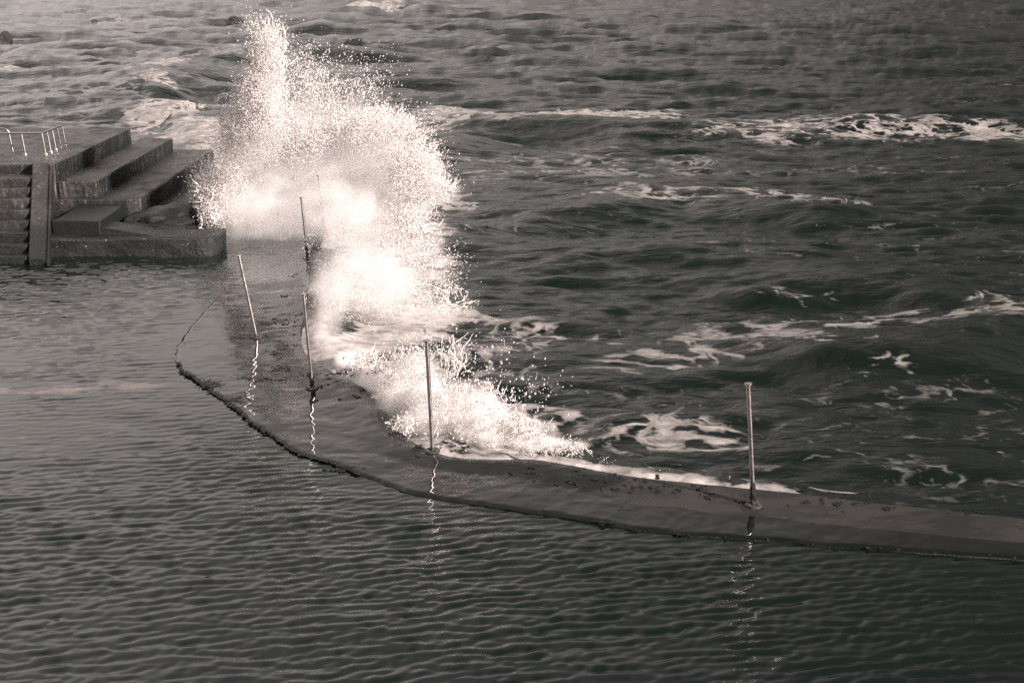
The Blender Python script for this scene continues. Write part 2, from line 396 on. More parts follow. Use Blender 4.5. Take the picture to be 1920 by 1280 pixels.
FOAMS = [  # px, py, rx, ry, strength
    (1010, 218, 290, 16, 0.74), (900, 236, 190, 15, 0.70), (1140, 212, 170, 9, 0.74), (780, 240, 70, 18, 0.66),
    (1620, 248, 380, 22, 0.60), (1480, 258, 240, 15, 0.64), (1650, 232, 90, 10, 0.62), (1330, 265, 80, 9, 0.56), (1850, 252, 140, 22, 0.62),
    (1300, 376, 300, 16, 0.56), (1160, 356, 90, 10, 0.56), (1480, 384, 180, 14, 0.51), (1010, 330, 200, 18, 0.43), (1200, 322, 300, 16, 0.45),
    (1120, 300, 330, 14, 0.43), (1600, 320, 240, 14, 0.39), (1500, 560, 160, 12, 0.45),
    (960, 634, 160, 26, 0.55), (900, 616, 80, 14, 0.64), (1080, 640, 190, 24, 0.54), (1250, 682, 210, 14, .48), (1340, 668, 170, 16, 0.56), (1130, 696, 130, 8, 0.52),
    (1420, 640, 170, 28, 0.54), (1600, 622, 220, 24, 0.54), (1760, 604, 200, 30, 0.56), (1880, 570, 120, 26, 0.55), (1560, 660, 160, 10, 0.56), (1400, 618, 260, 10, 0.47),
    (1240, 812, 140, 34, .60), (1180, 798, 80, 20, 0.52), (1330, 828, 60, 12, 0.58), (1060, 784, 60, 20, 0.62), (1040, 812, 60, 30, 0.72),
    (1480, 905, 170, 18, 0.52), (1600, 930, 60, 9, 0.66), (1440, 870, 100, 14, 0.30), (1000, 740, 120, 30, 0.34),
    (330, 218, 80, 30, 0.78), (380, 250, 110, 26, 0.92), (420, 290, 100, 40, 0.95), (305, 140, 45, 12, 0.85), (290, 172, 45, 13, 0.72), (460, 94, 55, 11, 0.75), (380, 118, 55, 7, 0.50),
    (440, 110, 90, 12, 0.55), (400, 190, 60, 30, 0.42), (230, 185, 60, 10, 0.50), (150, 184, 130, 7, 0.45), (40, 188, 60, 8, 0.40),
    (230, 42, 110, 4, 0.75), (330, 38, 60, 4, 0.50), (30, 46, 60, 6, 0.40), (0, 136, 30, 22, 0.75), (20, 100, 30, 8, 0.45),
    (700, 18, 40, 12, 1.00), (735, 24, 40, 6, 0.80), (668, 22, 16, 8, 0.90), (60, 222, 90, 8, 0.45), (150, 210, 120, 8, 0.42),
    (1700, 710, 60, 12, 0.51), (1810, 740, 90, 14, 0.36), (1600, 720, 70, 18, 0.38), (1880, 790, 60, 20, 0.30),
    (740, 620, 150, 34, 0.86), (680, 640, 90, 40, 0.90), (820, 600, 100, 28, 0.82), (700, 560, 130, 60, 0.95), (640, 660, 60, 50, 0.95),
    (760, 700, 90, 50, 0.72), (900, 800, 130, 60, 0.90), (820, 760, 120, 60, 0.90), (1000, 835, 90, 34, 0.95), (760, 480, 110, 80, 0.85), (800, 380, 80, 40, 0.75), (620, 380, 200, 90, 1.00),
    (860, 690, 140, 34, 0.45), (920, 655, 90, 20, 0.55),
]
FO = [ell(a, b, c, d, SEA_Z) + (s,) for a, b, c, d, s in FOAMS]
OUTER_LINE = ouu[::5]
T1 = tile(512, 83.0, 1.6, 11.0, R(80), .42, .062, 11, 2.0)
T2 = tile(512, 29.0, .28, 2.2, R(86), .50, .030, 12, 1.9)
def sea_shape(x, y):
    h1, dx1, dy1 = samp(T1, x, y); h2, dx2, dy2 = samp(T2, x, y)
    dist = np.hypot(x, y)
    a1 = .75 + 3.0 * sstep(25, 120, dist); gust = (.55 + .9 * fbm(x * .11, y * .05, 51)) * (1 + .8 * sstep(30, 90, dist))
    z = SEA_Z + h1 * a1 + h2 * gust; ox = (dx1 * a1 + dx2 * gust) * .9; oy = (dy1 * a1 + dy2 * gust) * .9
    crest = np.zeros_like(x)
    wx = (fbm(x * .30, y * .30, 61) - .5) * 1.8; wy = (fbm(x * .30, y * .30, 62) - .5) * 1.8
    for P, h, fr, bk in RID:
        r, par, side = polydist(x + wx * .5, y + wy * .5, P)
        endf = sstep(0, .16, par) * sstep(1, .84, par)
        wdt = np.where(side < 0, fr, bk)         # crest lines run left to right: side < 0 is towards the camera
        prof = np.exp(-(r / wdt) ** 2 * 1.6)
        z = z + h * endf * prof * (.7 + .6 * fbm(x * .5, y * .5, 66)) - h * .22 * endf * np.exp(-((r - fr * 1.3) / fr) ** 2) * (side < 0)
        crest = np.maximum(crest, endf * np.exp(-(r / (.10 * fr + .06)) ** 2))
    # foam intensity
    f = np.zeros_like(x)
    qx = x + (fbm(x * .45, y * .45, 71) - .5) * 2.0; qy = y + (fbm(x * .45, y * .45, 72) - .5) * 2.4 * np.clip(dist / 50, .45, 2)
    for cx, cy, rx, ry, s in FO:
        d = np.hypot((qx - cx) / rx, (qy - cy) / ry)
        f = np.maximum(f, s * sstep(1.35, .55, d))
    f = np.maximum(f, .15 + .17 * sstep(.45, .7, fbm(x * .16, y * .35, 77)) * sstep(150, 40, dist))
    f = np.maximum(f, crest * .30)
    # the surf washing along the wall
    r, par, side = polydist(x, y, OUTER_LINE)
    k = sstep(4.6, 3.0, x) * sstep(30, 26, y)
    f = np.maximum(f, sstep(.8, .1, r + (fbm(x * 1.5, y * 1.5, 81) - .5) * .5) * k * 1.15)
    # water sucked against the wall sits level with its top
    near = sstep(1.2, .1, r)
    z = z * (1 - near) + near * (SEA_Z + .03 + .25 * k * fbm(x * 1.7, y * 1.7, 83) * sstep(0.0, .5, r))
    f = np.clip(f, 0, 1.25)
    under = (side < 0) & (r > .04) & (y < 41)
    z = z + .10 * np.clip(f - .6, 0, 1) * (fbm(x * 3, y * 3, 91) - .3)
    ox = ox * (1 - near); oy = oy * (1 - near)
    z = np.where(under, -.35, z)
    return z, ox, oy, f
def fan(rows, angs):
    th, d = np.meshgrid(angs, rows); return d * np.tan(th), d.copy()
dense = np.tan(R(21.5)) * np.linspace(-1, 1, 820)
wide = np.r_[-2.2, -1.6, -1.2, -.95, -.8, -.7, -.6, -.54, -.49, -.45, -.42]
angs = np.arctan(np.r_[wide, dense, -wide[::-1]])
rows = [13.0]
while rows[-1] < 420:
    d = rows[-1]; rows.append(d + max(.035, min(.78 * d * d / (CAM_H * FPX * 1024 / 1920), 6)))
rows = np.array(rows + [500, 650, 900, 1400, 2500])
sx, sy = fan(rows, angs)
z, ox, oy, f = sea_shape(sx.ravel(), sy.ravel())
att = 1 - sstep(380, 480, sy.ravel())
V = np.column_stack([sx.ravel() + ox * att, sy.ravel() + oy * att, z * att + SEA_Z * (1 - att)])
nr, nc = sx.shape; ix = np.arange(nr * nc).reshape(nr, nc)
F = np.stack([ix[:-1, :-1], ix[:-1, 1:], ix[1:, 1:], ix[1:, :-1]], -1).reshape(-1, 4)
cx = sx.ravel()[F].mean(1); cy = sy.ravel()[F].mean(1)
keep = ~inside(cx, cy, POOLPOLY) | (cy > 41)
F = F[keep]; used = np.zeros(len(V), bool); used[F.ravel()] = True; remap = np.cumsum(used) - 1
sea = mesh_np('sea', V[used], remap[F], M_SEA, None, True); fattr(sea, 'foam', f[used]); sea['kind'] = 'structure'
print('sea faces', len(F))

# ---- pool
TP = tile(512, 13.7, .10, .31, R(99), .25, .0045, 21, 1.3)
TQ = tile(512, 21.3, .5, 3.2, R(75), .5, .007, 22, 1.6)
TR = tile(512, 9.1, .10, .32, R(130), .5, .0018, 23, 1.2)
PFO = [ell(*a) + (s,) for a, s in [((70, 735, 160, 12), .80), ((200, 722, 150, 8), .72), ((15, 770, 34, 44), .78), ((90, 815, 160, 10), .45), ((200, 850, 160, 14), .42),
                                     ((330, 800, 140, 12), .32), ((260, 760, 240, 50), .26), ((300, 640, 300, 60), .2), ((420, 870, 60, 8), .42)]]
prow = [8.0]
while prow[-1] < 42: prow.append(prow[-1] + (.028 if prow[-1] > 11.3 else .08) * max(1, prow[-1] / 24))
prow = np.array(prow)
pang = np.arctan(np.r_[-3, -2, -1.4, -1.0, -.75, -.6, -.5, -.44, np.linspace(-.39, .39, 620), .44, .5, .6, .75, 1., 1.4, 2, 3])
pxx, pyy = fan(prow, pang); x = pxx.ravel(); y = pyy.ravel()
h1, a1, b1 = samp(TP, x, y); h2, a2, b2 = samp(TQ, x, y); h3, a3, b3 = samp(TR, x, y)
gust = .30 + 1.4 * fbm(x * .33, y * .22, 101)
calm = 1 - .5 * sstep(15.5, 20, y) * sstep(29, 25, y)
rw, _, _ = polydist(x, y, inn[::6]); calm *= .45 + .55 * sstep(0, .9, rw)
gust *= calm
z = .0 + h1 * gust + h2 * calm + h3 * gust
f = np.zeros_like(x) + .05
qx = x + (fbm(x * .5, y * .5, 111) - .5) * 2.2; qy = y + (fbm(x * .5, y * .5, 112) - .5) * 2.2
for cx_, cy_, rx, ry, s in PFO: f = np.maximum(f, s * sstep(1.5, .4, np.hypot((qx - cx_) / rx, (qy - cy_) / ry)))
V = np.column_stack([x + (a1 * gust + a3 * gust) * .8, y + (b1 * gust + b3 * gust) * .8, z])
nr, nc = pxx.shape; ix = np.arange(nr * nc).reshape(nr, nc)
F = np.stack([ix[:-1, :-1], ix[:-1, 1:], ix[1:, 1:], ix[1:, :-1]], -1).reshape(-1, 4)
keep = inside(x[F].mean(1), y[F].mean(1), POOLPOLY)
F = F[keep]; used = np.zeros(len(V), bool); used[F.ravel()] = True; remap = np.cumsum(used) - 1
pool = mesh_np('pool_water', V[used], remap[F], M_POOL, None, True); fattr(pool, 'foam', f[used]); pool['kind'] = 'structure'
print('pool faces', len(F))
sb = mesh_np('seabed', [(-3000, -60, -4), (3000, -60, -4), (3000, 3500, -4), (-3000, 3500, -4)], [(0, 1, 2, 3)], M_ROCK); sb['kind'] = 'structure'

# ------------------------------------------------------------------ the stepped terrace on the left
terr = thing('stepped_terrace', 'stained concrete terrace of big stepped blocks with stairs beside the pool', 'terrace', (0, 0, 0))
def block(name, x0, x1, y0, y1, z0, z1, bev=.05, seed=0, mat=None, parent=terr, cham=None, rough=.02):
    bm = bmesh.new(); bmesh.ops.create_cube(bm, size=1)
    for v in bm.verts:
        v.co = Vector(((x0 + x1) / 2 + v.co.x * (x1 - x0), (y0 + y1) / 2 + v.co.y * (y1 - y0), (z0 + z1) / 2 + v.co.z * (z1 - z0)))
    if cham:
        for e in list(bm.edges):
            a, b = e.verts
            if abs(a.co.x - x1) < 1e-4 and abs(b.co.x - x1) < 1e-4 and abs(a.co.y - y0) < 1e-4 and abs(b.co.y - y0) < 1e-4:
                bmesh.ops.bevel(bm, geom=[e], offset=cham, segments=3, profile=.5, affect='EDGES'); break
    if bev: bmesh.ops.bevel(bm, geom=list(bm.edges), offset=bev, segments=2, profile=.5, affect='EDGES')
    n = max(1, int(max(x1 - x0, y1 - y0) / .45))
    bmesh.ops.subdivide_edges(bm, edges=[e for e in bm.edges if e.calc_length() > .8], cuts=min(n, 18), use_grid_fill=True)
    rs = random.Random(seed)
    for v in bm.verts:
        q = v.co
        v.co = q + Vector((math.sin(q.y * 3.1 + seed) * math.sin(q.z * 4 + seed), math.sin(q.x * 2.7 + seed * 2), math.sin(q.x * 2.3 + seed) * math.sin(q.y * 1.9 + 1))) * rough * .5 + Vector([rs.uniform(-1, 1) for _ in range(3)]) * rough * .22
    return obj(name, bm, mat or M_CON, parent)
YF = 32.75
block('terrace_block', -20.0, -10.45, YF + .02, 39.6, -1.5, 1.60, .03, 1)
block('terrace_block', -10.447, -9.55, YF + .12, 40.6, -1.5, 1.20, .03, 2)
block('terrace_block', -10.60, -8.50, YF - .1, 41.0, -1.5, .83, .045, 3, cham=.30)
block('terrace_block', -9.2, -7.75, YF + .9, 39.4, -1.5, .42, .07, 4, rough=.07)
block('footing_wall', -9.9, -8.86, 30.55, YF - .10, -1.5, .71, .02, 5, mat=M_WEED)
block('footing_slab', -10.3, -6.32, 30.2, 31.35, -1.5, .40, .045, 6, cham=.34, rough=.04)
block('footing_slab', -10.3, -7.25, 31.352, YF + .95, -1.5, .39, .045, 16, rough=.05)
# broken rock between slab and blocks
def rock_mesh(cx, cy, cz, rx, ry, rz, seed, sub=4):
    bm = bmesh.new(); bmesh.ops.create_icosphere(bm, subdivisions=sub, radius=1)
    from mathutils import noise
    for v in bm.verts:
        d = v.co.normalized(); k = 1 + .38 * noise.fractal(d * 1.4 + Vector((seed, seed * 2, 0)), 1, 2, 5) + .12 * abs(noise.noise(d * 4 + Vector((seed, 0, 0))))
        v.co = Vector((cx + d.x * rx * k, cy + d.y * ry * k, cz + d.z * rz * k))
    return bm
for cx_, cy_, cz_, a_, b_, c_, sd_ in [(-8.35, 32.2, .36, .50, .6, .20, 3.3), (-7.85, 32.5, .38, .7, .9, .28, 8.1), (-7.75, 31.8, .36, .5, .5, .10, 6.6)]:
    obj('rubble', rock_mesh(cx_, cy_, cz_, a_, b_, c_, sd_), M_WEED, terr, True)
# wedge
bm = bmesh.new()
V_ = [bm.verts.new(q) for q in [(-8.857, 30.55, .396), (-8.857, 30.55, .57), (-7.72, 30.5, .396), (-8.857, 31.5, .396), (-8.857, 31.5, .54), (-7.9, 31.4, .396)]]
for q in ((0, 2, 1), (1, 2, 5, 4), (3, 4, 5), (0, 1, 4, 3), (0, 3, 5, 2)): bm.faces.new([V_[k] for k in q])
bmesh.ops.recalc_face_normals(bm, faces=bm.faces)
obj('wedge', bm, M_CON, terr)
# stair string (sloping side wall) and the steps
X0 = -10.93; X1 = -10.56; SK = .84 / 3.3       # the flight runs slightly askew
NSTEP = 9; rise = 1.60 / NSTEP; YB = 29.45; run = (YF - YB) / NSTEP
def prism(name, poly_yz, xa, xb, mat, parent, bev=.02, taper=0):
    bm = bmesh.new()
    A = [bm.verts.new((xa + SK * (YF - y), y, z)) for y, z in poly_yz]; B = [bm.verts.new((xb + SK * (YF - y), y, z)) for y, z in poly_yz]
    bm.faces.new(A); bm.faces.new(B[::-1]); k = len(A)
    for i in range(k): bm.faces.new((A[i], B[i], B[(i + 1) % k], A[(i + 1) % k])[::-1])
    bmesh.ops.recalc_face_normals(bm, faces=bm.faces)
    if bev: bmesh.ops.bevel(bm, geom=list(bm.edges), offset=bev, segments=2, affect='EDGES')
    return obj(name, bm, mat, parent)
prism('stair_string', [(YB - .1, -1.5), (YB - .1, .12), (YF - .15, 1.66), (YF + .015, 1.66), (YF + .015, -1.5)], X0, X1, M_CON, terr)
prism('kerb', [(YB - .2, -1.5), (YB - .2, .07), (YF - .15, 1.60), (YF + .01, 1.60), (YF + .01, -1.5)], X1 + .003, X1 + .08, M_CON, terr)
for i in range(NSTEP):
    zt = rise * (NSTEP - i) - .02 if i else 1.58
    y1 = YF - run * i
    if i == 0: continue
    block('step', -20.0, X0 + SK * run * (i + .5), y1 - run + .001 * i, y1 + .25, -1.5, zt - .0, .018, 20 + i, rough=.015)
block('landing', -20, X0 + .8, YB - 2.2, YB, -1.5, .02 - .1, .02, 40)

# ------------------------------------------------------------------ tubes
def tube_bm(pts, r, seg=14, closed_ends=True):
    bm = bmesh.new(); pts = [Vector(p) for p in pts]; rings = []
    for i, p in enumerate(pts):
        d = (pts[min(i + 1, len(pts) - 1)] - pts[max(i - 1, 0)]).normalized()
        u = d.cross(Vector((0, 1, 0.01))); u = u.normalized() if u.length > 1e-3 else Vector((1, 0, 0)); v = d.cross(u).normalized()
        rr = r[i] if isinstance(r, (list, tuple)) else r
        rings.append([bm.verts.new(p + (u * math.cos(a) + v * math.sin(a)) * rr) for a in [2 * math.pi * k / seg for k in range(seg)]])
    for a, b in zip(rings[:-1], rings[1:]):
        for k in range(seg): bm.faces.new((a[k], a[(k + 1) % seg], b[(k + 1) % seg], b[k]))
    if closed_ends: bm.faces.new(rings[0][::-1]); bm.faces.new(rings[-1])
    bmesh.ops.recalc_face_normals(bm, faces=bm.faces); return bm
def tube(name, pts, r, mat, parent, seg=14):
    o = obj(name, tube_bm(pts, r, seg), mat, parent, True)
    o.data.set_sharp_from_angle(angle=R(40)); return o

# guard rail along the platform's front right corner
rail = thing('guard_rail', 'low steel guard rail round the front corner of the terrace platform', 'railing', (-10.8, YF + .3, 1.6))
def RL(px, py): x_, y_ = gp(px, py, 1.60); return Vector((x_, y_, 1.60))
fr_l = RL(-60, 292); fr_posts = [RL(43, 291.5), RL(86, 289.5)]
sd_posts = [RL(97, 285), RL(105.5, 281), RL(114, 276.5), RL(123.5, 272.5)]
sd_posts[-1] = RL(123.5, 273)
Hh = .50; off = Vector((-10.8, YF + .3, 1.6)); lean = Vector((-.055, 0, 0))
corner = fr_posts[1]; far = sd_posts[-1]
yfront = corner.y
posts = [Vector((fr_posts[0].x, yfront, 1.6)), corner] + [corner.lerp(far, (k + 1) / 4) for k in range(4)] + [Vector((-12.6 - .9 * k, yfront, 1.6)) for k in range(3)]
for p in posts:
    q = p - off
    tube('post', [q, q + Vector((0, 0, Hh)) + lean], .023, M_STEEL, rail, 12)
    bm = bmesh.new(); bmesh.ops.create_cone(bm, cap_ends=True, segments=14, radius1=.052, radius2=.048, depth=.022)
    bmesh.ops.translate(bm, verts=bm.verts, vec=q + Vector((0, 0, .011))); obj('foot_plate', bm, M_STEEL, rail)
tp = lambda p: p - off + Vector((0, 0, Hh)) + lean
tube('top_rail', [tp(Vector((-15, yfront, 1.6))), tp(corner)], .026, M_STEEL, rail)
tube('top_rail', [tp(corner), tp(far)], .026, M_STEEL, rail)
# handrail for the stairs, with a rounded end
hr = thing('stair_handrail', 'steel handrail with a rounded end at the head of the stairs', 'handrail', (-12.5, YF + .55, 1.6))
b0 = RL(24.5, 284.5); off2 = Vector((-12.5, YF + .55, 1.6)); q = b0 - off2
arc = [q + Vector((-.055 - .14 * (1 - math.cos(a)), 0, .42 + .14 * math.sin(a))) for a in [R(90) * k / 8 for k in range(9)]]
tube('rail', [q] + arc + [arc[-1] + Vector((-2.6, 0, 0))], .024, M_STEEL, hr)
tube('post', [q + Vector((-1.6, 0, 0)), q + Vector((-1.6, 0, .56))], .022, M_STEEL, hr)

# ------------------------------------------------------------------ the steel poles on the wall
def wall_z(x_, y_):
    d = np.hypot(X - x_, Y - y_); return float(Z.ravel()[d.argmin()])
POLES = [  # base px, top px, weed share, label
    ((1413, 947), (1403, 720), .30, 'steel pole standing alone at the far right of the wall, dark weed on its foot'),
    ((811, 846), (800, 639), .06, 'steel pole with white surf of the small splash breaking round its foot'),
    ((586, 726), (569, 552), .20, 'steel pole at the bend of the wall, just left of the surf, dark lower end'),
    ((481, 632), (448, 480), .05, 'steel pole leaning far to the left nearest the still pool water'),
    ((577, 484), (565, 371), .9, 'rust speckled pole rising half in front of the big splash'),
    ((608, 432), (597, 329), .3, 'faint farthest pole almost swallowed by the big splash'),
]
PR = .026
for (bx, by), (tx, ty), weed, lab in POLES:
    zz = .06
    for _ in range(3):
        gx, gy = gp(bx, by, zz); zz = wall_z(gx, gy)
    base = Vector((float(gx), float(gy), zz)); t = at_y(tx, ty, float(gy)); topv = Vector([float(q_) for q_ in t])
    ax = topv - base; Ln = ax.length; print('pole', base, 'len', round(Ln, 2))
    th = thing('steel_pole', lab, 'pole', base, 'steel poles along the pool wall')
    d = ax.normalized()
    r_ = PR
    tube('tube', [d * .0, d * Ln], r_, M_STEEL, th, 20)
    tube('cap', [d * (Ln - .004), d * (Ln + .012)], r_ * 1.75, M_STEEL, th, 20)
    tube('base_plate', [Vector((0, 0, -.01)), Vector((0, 0, .018))], .10, M_IRON, th, 24)
    tube('collar', [Vector((0, 0, .017)), d * .055], r_ * 1.35, M_IRON, th, 20)
    for k in range(4):
        a = R(45 + 90 * k); c = Vector((math.cos(a) * .078, math.sin(a) * .078, .018))
        tube('bolt', [c, c + Vector((0, 0, .018))], .011, M_STEEL, th, 6)
    # weed and barnacles grown up the foot: one knobbly sleeve
    if weed > 0:
        from mathutils import noise
        hgt = Ln * min(weed, .34); n = max(6, int(hgt / .012)); seg = 20; bm = bmesh.new(); rings = []
        u = Vector((1, 0, 0)); v = Vector((0, 1, 0))
        for i in range(n + 1):
            s = i / n; rg = []
            for k in range(seg):
                a = 2 * math.pi * k / seg; pz = d * (s * hgt) + (u * math.cos(a) + v * math.sin(a)) * r_
                cover = noise.noise(Vector((math.cos(a) * 1.2 + bx, math.sin(a) * 1.2, s * hgt * 9))) + .55 * (1 - 2 * s ** 2)
                grow = .012 * max(-.35, min(1, cover * 1.6))
                rg.append(bm.verts.new(pz + (u * math.cos(a) + v * math.sin(a)) * grow))
            rings.append(rg)
        for a_, b_ in zip(rings[:-1], rings[1:]):
            for k in range(seg): bm.faces.new((a_[k], a_[(k + 1) % seg], b_[(k + 1) % seg], b_[k]))
        obj('weed_sleeve', bm, M_WEED, th, True)

# ------------------------------------------------------------------ limpets and weed on the wall
def blobs(name, P, sizes, mat, seed, flat=.4, parent=None):
    rng = np.random.default_rng(seed)
    bm = bmesh.new(); bmesh.ops.create_icosphere(bm, subdivisions=1, radius=1)
    v = np.array([q.co[:] for q in bm.verts]); fa = np.array([[q.index for q in f_.verts] for f_ in bm.faces]); bm.free()
    n = len(P); vv = np.empty((n, len(v), 3))
    for i in range(n):
        k = v * (1 + rng.normal(size=(len(v), 1)) * .22); s = sizes[i] * rng.uniform(.7, 1.4, 3); s[2] *= flat
        vv[i] = k * s + P[i]
    ff = fa[None] + (np.arange(n) * len(v))[:, None, None]
    return mesh_np(name, vv.reshape(-1, 3), ff.reshape(-1, 3), mat, parent, False)
rng = np.random.default_rng(5)
def on_wall(px, py):
    gx, gy = gp(px, py, .05); return np.array([gx, gy, wall_z(gx, gy)])
P = []; sz = []
for cxp, cyp, sxp, syp, n in [(985, 890, 30, 10, 40), (1080, 905, 60, 10, 40), (1180, 915, 60, 10, 40), (1260, 922, 40, 10, 34), (1340, 935, 40, 8, 30), (1400, 940, 16, 6, 24),
                              (1480, 945, 40, 5, 18), (1660, 955, 60, 6, 26), (1800, 968, 60, 6, 14), (540, 605, 22, 22, 60), (520, 660, 14, 10, 30), (610, 720, 30, 10, 24), (650, 745, 40, 8, 20), (545, 655, 10, 6, 16),
                              (860, 838, 25, 8, 26), (800, 850, 40, 6, 30), (550, 520, 20, 8, 10), (1580, 948, 60, 5, 16), (1130, 900, 120, 14, 60)]:
    while n > 0:
        k = min(n, int(rng.integers(1, 11))); n -= k; c0 = on_wall(cxp + rng.normal() * sxp * .6, cyp + rng.normal() * syp * .6); sp_ = rng.uniform(.01, .035)
        for _ in range(k):
            P.append(c0 + np.array([rng.normal() * sp_ * 1.4, rng.normal() * sp_, 0])); sz.append(rng.uniform(.010, .030))
lb = blobs('limpets', np.array(P), np.array(sz), M_WEED, 3, .5, wp); lb['kind'] = 'stuff'
P = []; sz = []
for i in range(0, NS):
    xi, yi = inn[i]
    px_ = xi; dens = 0
    if 17 < yi < 22 and xi < 1.0: dens = 4 * (.2 + 1.6 * fbm(np.array([s_[i] * 1.1]), np.array([0.]), 55)[0] ** 2 * 2)
    elif xi >= 1.0 and yi < 19: dens = .12
    for _ in range(int(dens + rng.random())):
        w_ = abs(rng.normal()) * (.05 if dens > 2 else .02)
        P.append(np.array([xi - nrm_in[i, 0] * w_ + rng.normal() * .02, yi - nrm_in[i, 1] * w_, Z[i, 0] + .012])); sz.append(rng.uniform(.012, .036))
for cxp, cyp, sxp, syp, n in [(395, 718, 22, 6, 90), (440, 748, 18, 7, 90), (535, 558, 10, 2, 24), (505, 606, 26, 5, 60), (455, 632, 22, 3, 30), (530, 692, 24, 6, 70), (500, 712, 36, 5, 60), (470, 708, 24, 3, 30), (830, 905, 60, 5, 0), (640, 875, 30, 4, 60), (570, 705, 30, 3, 30)]:
    for _ in range(n):
        P.append(on_wall(cxp + rng.normal() * sxp * .5, cyp + rng.normal() * syp * .5)); sz.append(rng.uniform(.01, .03))
wb = blobs('seaweed', np.array(P), np.array(sz), M_WEED, 4, .35, wp); wb['kind'] = 'stuff'

# ------------------------------------------------------------------ rocks out at sea
for (px_, py_, rxp, hz, lab, sd) in [(441, 46, 17, .85, 'dark rounded rock poking from the sea left of the splash top', 1.2), (414, 49, 13, .35, 'low flat dark rock left of the rounded rock', 4.7),
                                     (175, 43, 9, .4, 'small rock washed by a white streak of foam', 7.9), (8, 80, 16, .8, 'dark rock at the left edge of the sea', 9.3), (398, 38, 13, .25, 'thin dark reef barely breaking the far water', 2.2)]:
    gx, gy = gp(px_, py_, 0); rr = rxp / FPX * float(gy)
    o = obj('sea_rock', rock_mesh(0, 0, 0, rr, rr * 1.3, hz, sd, 3), M_ROCK, None, False); o.location = (float(gx), float(gy), -.15)
    tag(o, lab, 'rock', 'rocks out at sea')

# ------------------------------------------------------------------ splashes
OCT_V = np.array([(1, 0, 0), (-1, 0, 0), (0, 1, 0), (0, -1, 0), (0, 0, 1), (0, 0, -1)], float)
OCT_F = np.array([(0, 2, 4), (2, 1, 4), (1, 3, 4), (3, 0, 4), (2, 0, 5), (1, 2, 5), (3, 1, 5), (0, 3, 5)])
TET_V = np.array([(1, 1, 1), (1, -1, -1), (-1, 1, -1), (-1, -1, 1)], float) / 1.3
TET_F = np.array([(0, 1, 2), (0, 3, 1), (0, 2, 3), (1, 3, 2)])
def drops(name, P, r, stretch_dir, stretch, parent, seed, big=False):
    rng = np.random.default_rng(seed); n = len(P)
    BV, BF = (OCT_V, OCT_F) if big else (TET_V, TET_F)
    q = rng.normal(size=(n, 4)); q /= np.linalg.norm(q, axis=1)[:, None]
    a, b, c, d = q.T
    Rm = np.stack([1 - 2 * (c * c + d * d), 2 * (b * c - a * d), 2 * (b * d + a * c), 2 * (b * c + a * d), 1 - 2 * (b * b + d * d), 2 * (c * d - a * b),
                   2 * (b * d - a * c), 2 * (c * d + a * b), 1 - 2 * (b * b + c * c)], -1).reshape(n, 3, 3)
    v = np.einsum('nij,kj->nki', Rm, BV) * r[:, None, None]
    sd = stretch_dir / np.linalg.norm(stretch_dir, axis=1)[:, None]
    v = v + (v @ sd[:, :, None]) * sd[:, None, :] * stretch[:, None, None]
    v += P[:, None, :]
    F = BF[None] + (np.arange(n) * len(BV))[:, None, None]
    return mesh_np(name, v.reshape(-1, 3), F.reshape(-1, 3), M_SPRAY, parent, True)
def cloud(specs, seed, origin_fn):
    """clumps of drops: each clump is a short streak thrown away from where the water struck the wall"""
    rng = np.random.default_rng(seed); PP = []; RR = []; DD = []; SS = []
    for (cx_, cy_, rx, ry, dep, rd, ncl, nper, spread, rad, streak) in specs:
        for _ in range(ncl):
            v = rng.normal(size=3); v *= rng.random() ** .38 / np.linalg.norm(v)
            Yc = dep + v[1] * rd
            c = at_y(cx_ + v[0] * rx, cy_ - v[2] * ry, Yc)
            o = origin_fn(c); dr = c - o; L = np.linalg.norm(dr) + 1e-6; dr = dr / L
            dr = dr + rng.normal(size=3) * .25
            k = max(3, int(nper * rng.uniform(.4, 1.7)))
            s = spread * rng.uniform(.35, 1.5)
            along = rng.normal(size=k) * s * streak
            p = c + dr * along[:, None] + rng.normal(size=(k, 3)) * s
            p[:, 2] -= .10 * (along / max(s, .01)) ** 2 * s * .3
            PP.append(p); RR.append(rad * np.minimum(np.exp(rng.normal(size=k) * .60) * rng.uniform(.5, 1.2), 1.9)); DD.append(np.repeat(dr[None], k, 0) + 1e-6); SS.append(rng.uniform(.0, 1.8, k))
    P = np.vstack(PP); r = np.concatenate(RR); D = np.vstack(DD); s = np.concatenate(SS)
    m = P[:, 2] > -.05
    return P[m], r[m], D[m], s[m]
def org(c): return np.array([-4.2 + .15 * (c[0] + 4.2), c[1] * .3 + 29 * .7, -.5])
big = thing('breaking_wave_plume', 'tall white plume of spray bursting where a wave hits the wall', 'splash', (-4.4, 30, 0))
bigoff = np.array([-4.4, 30, 0])
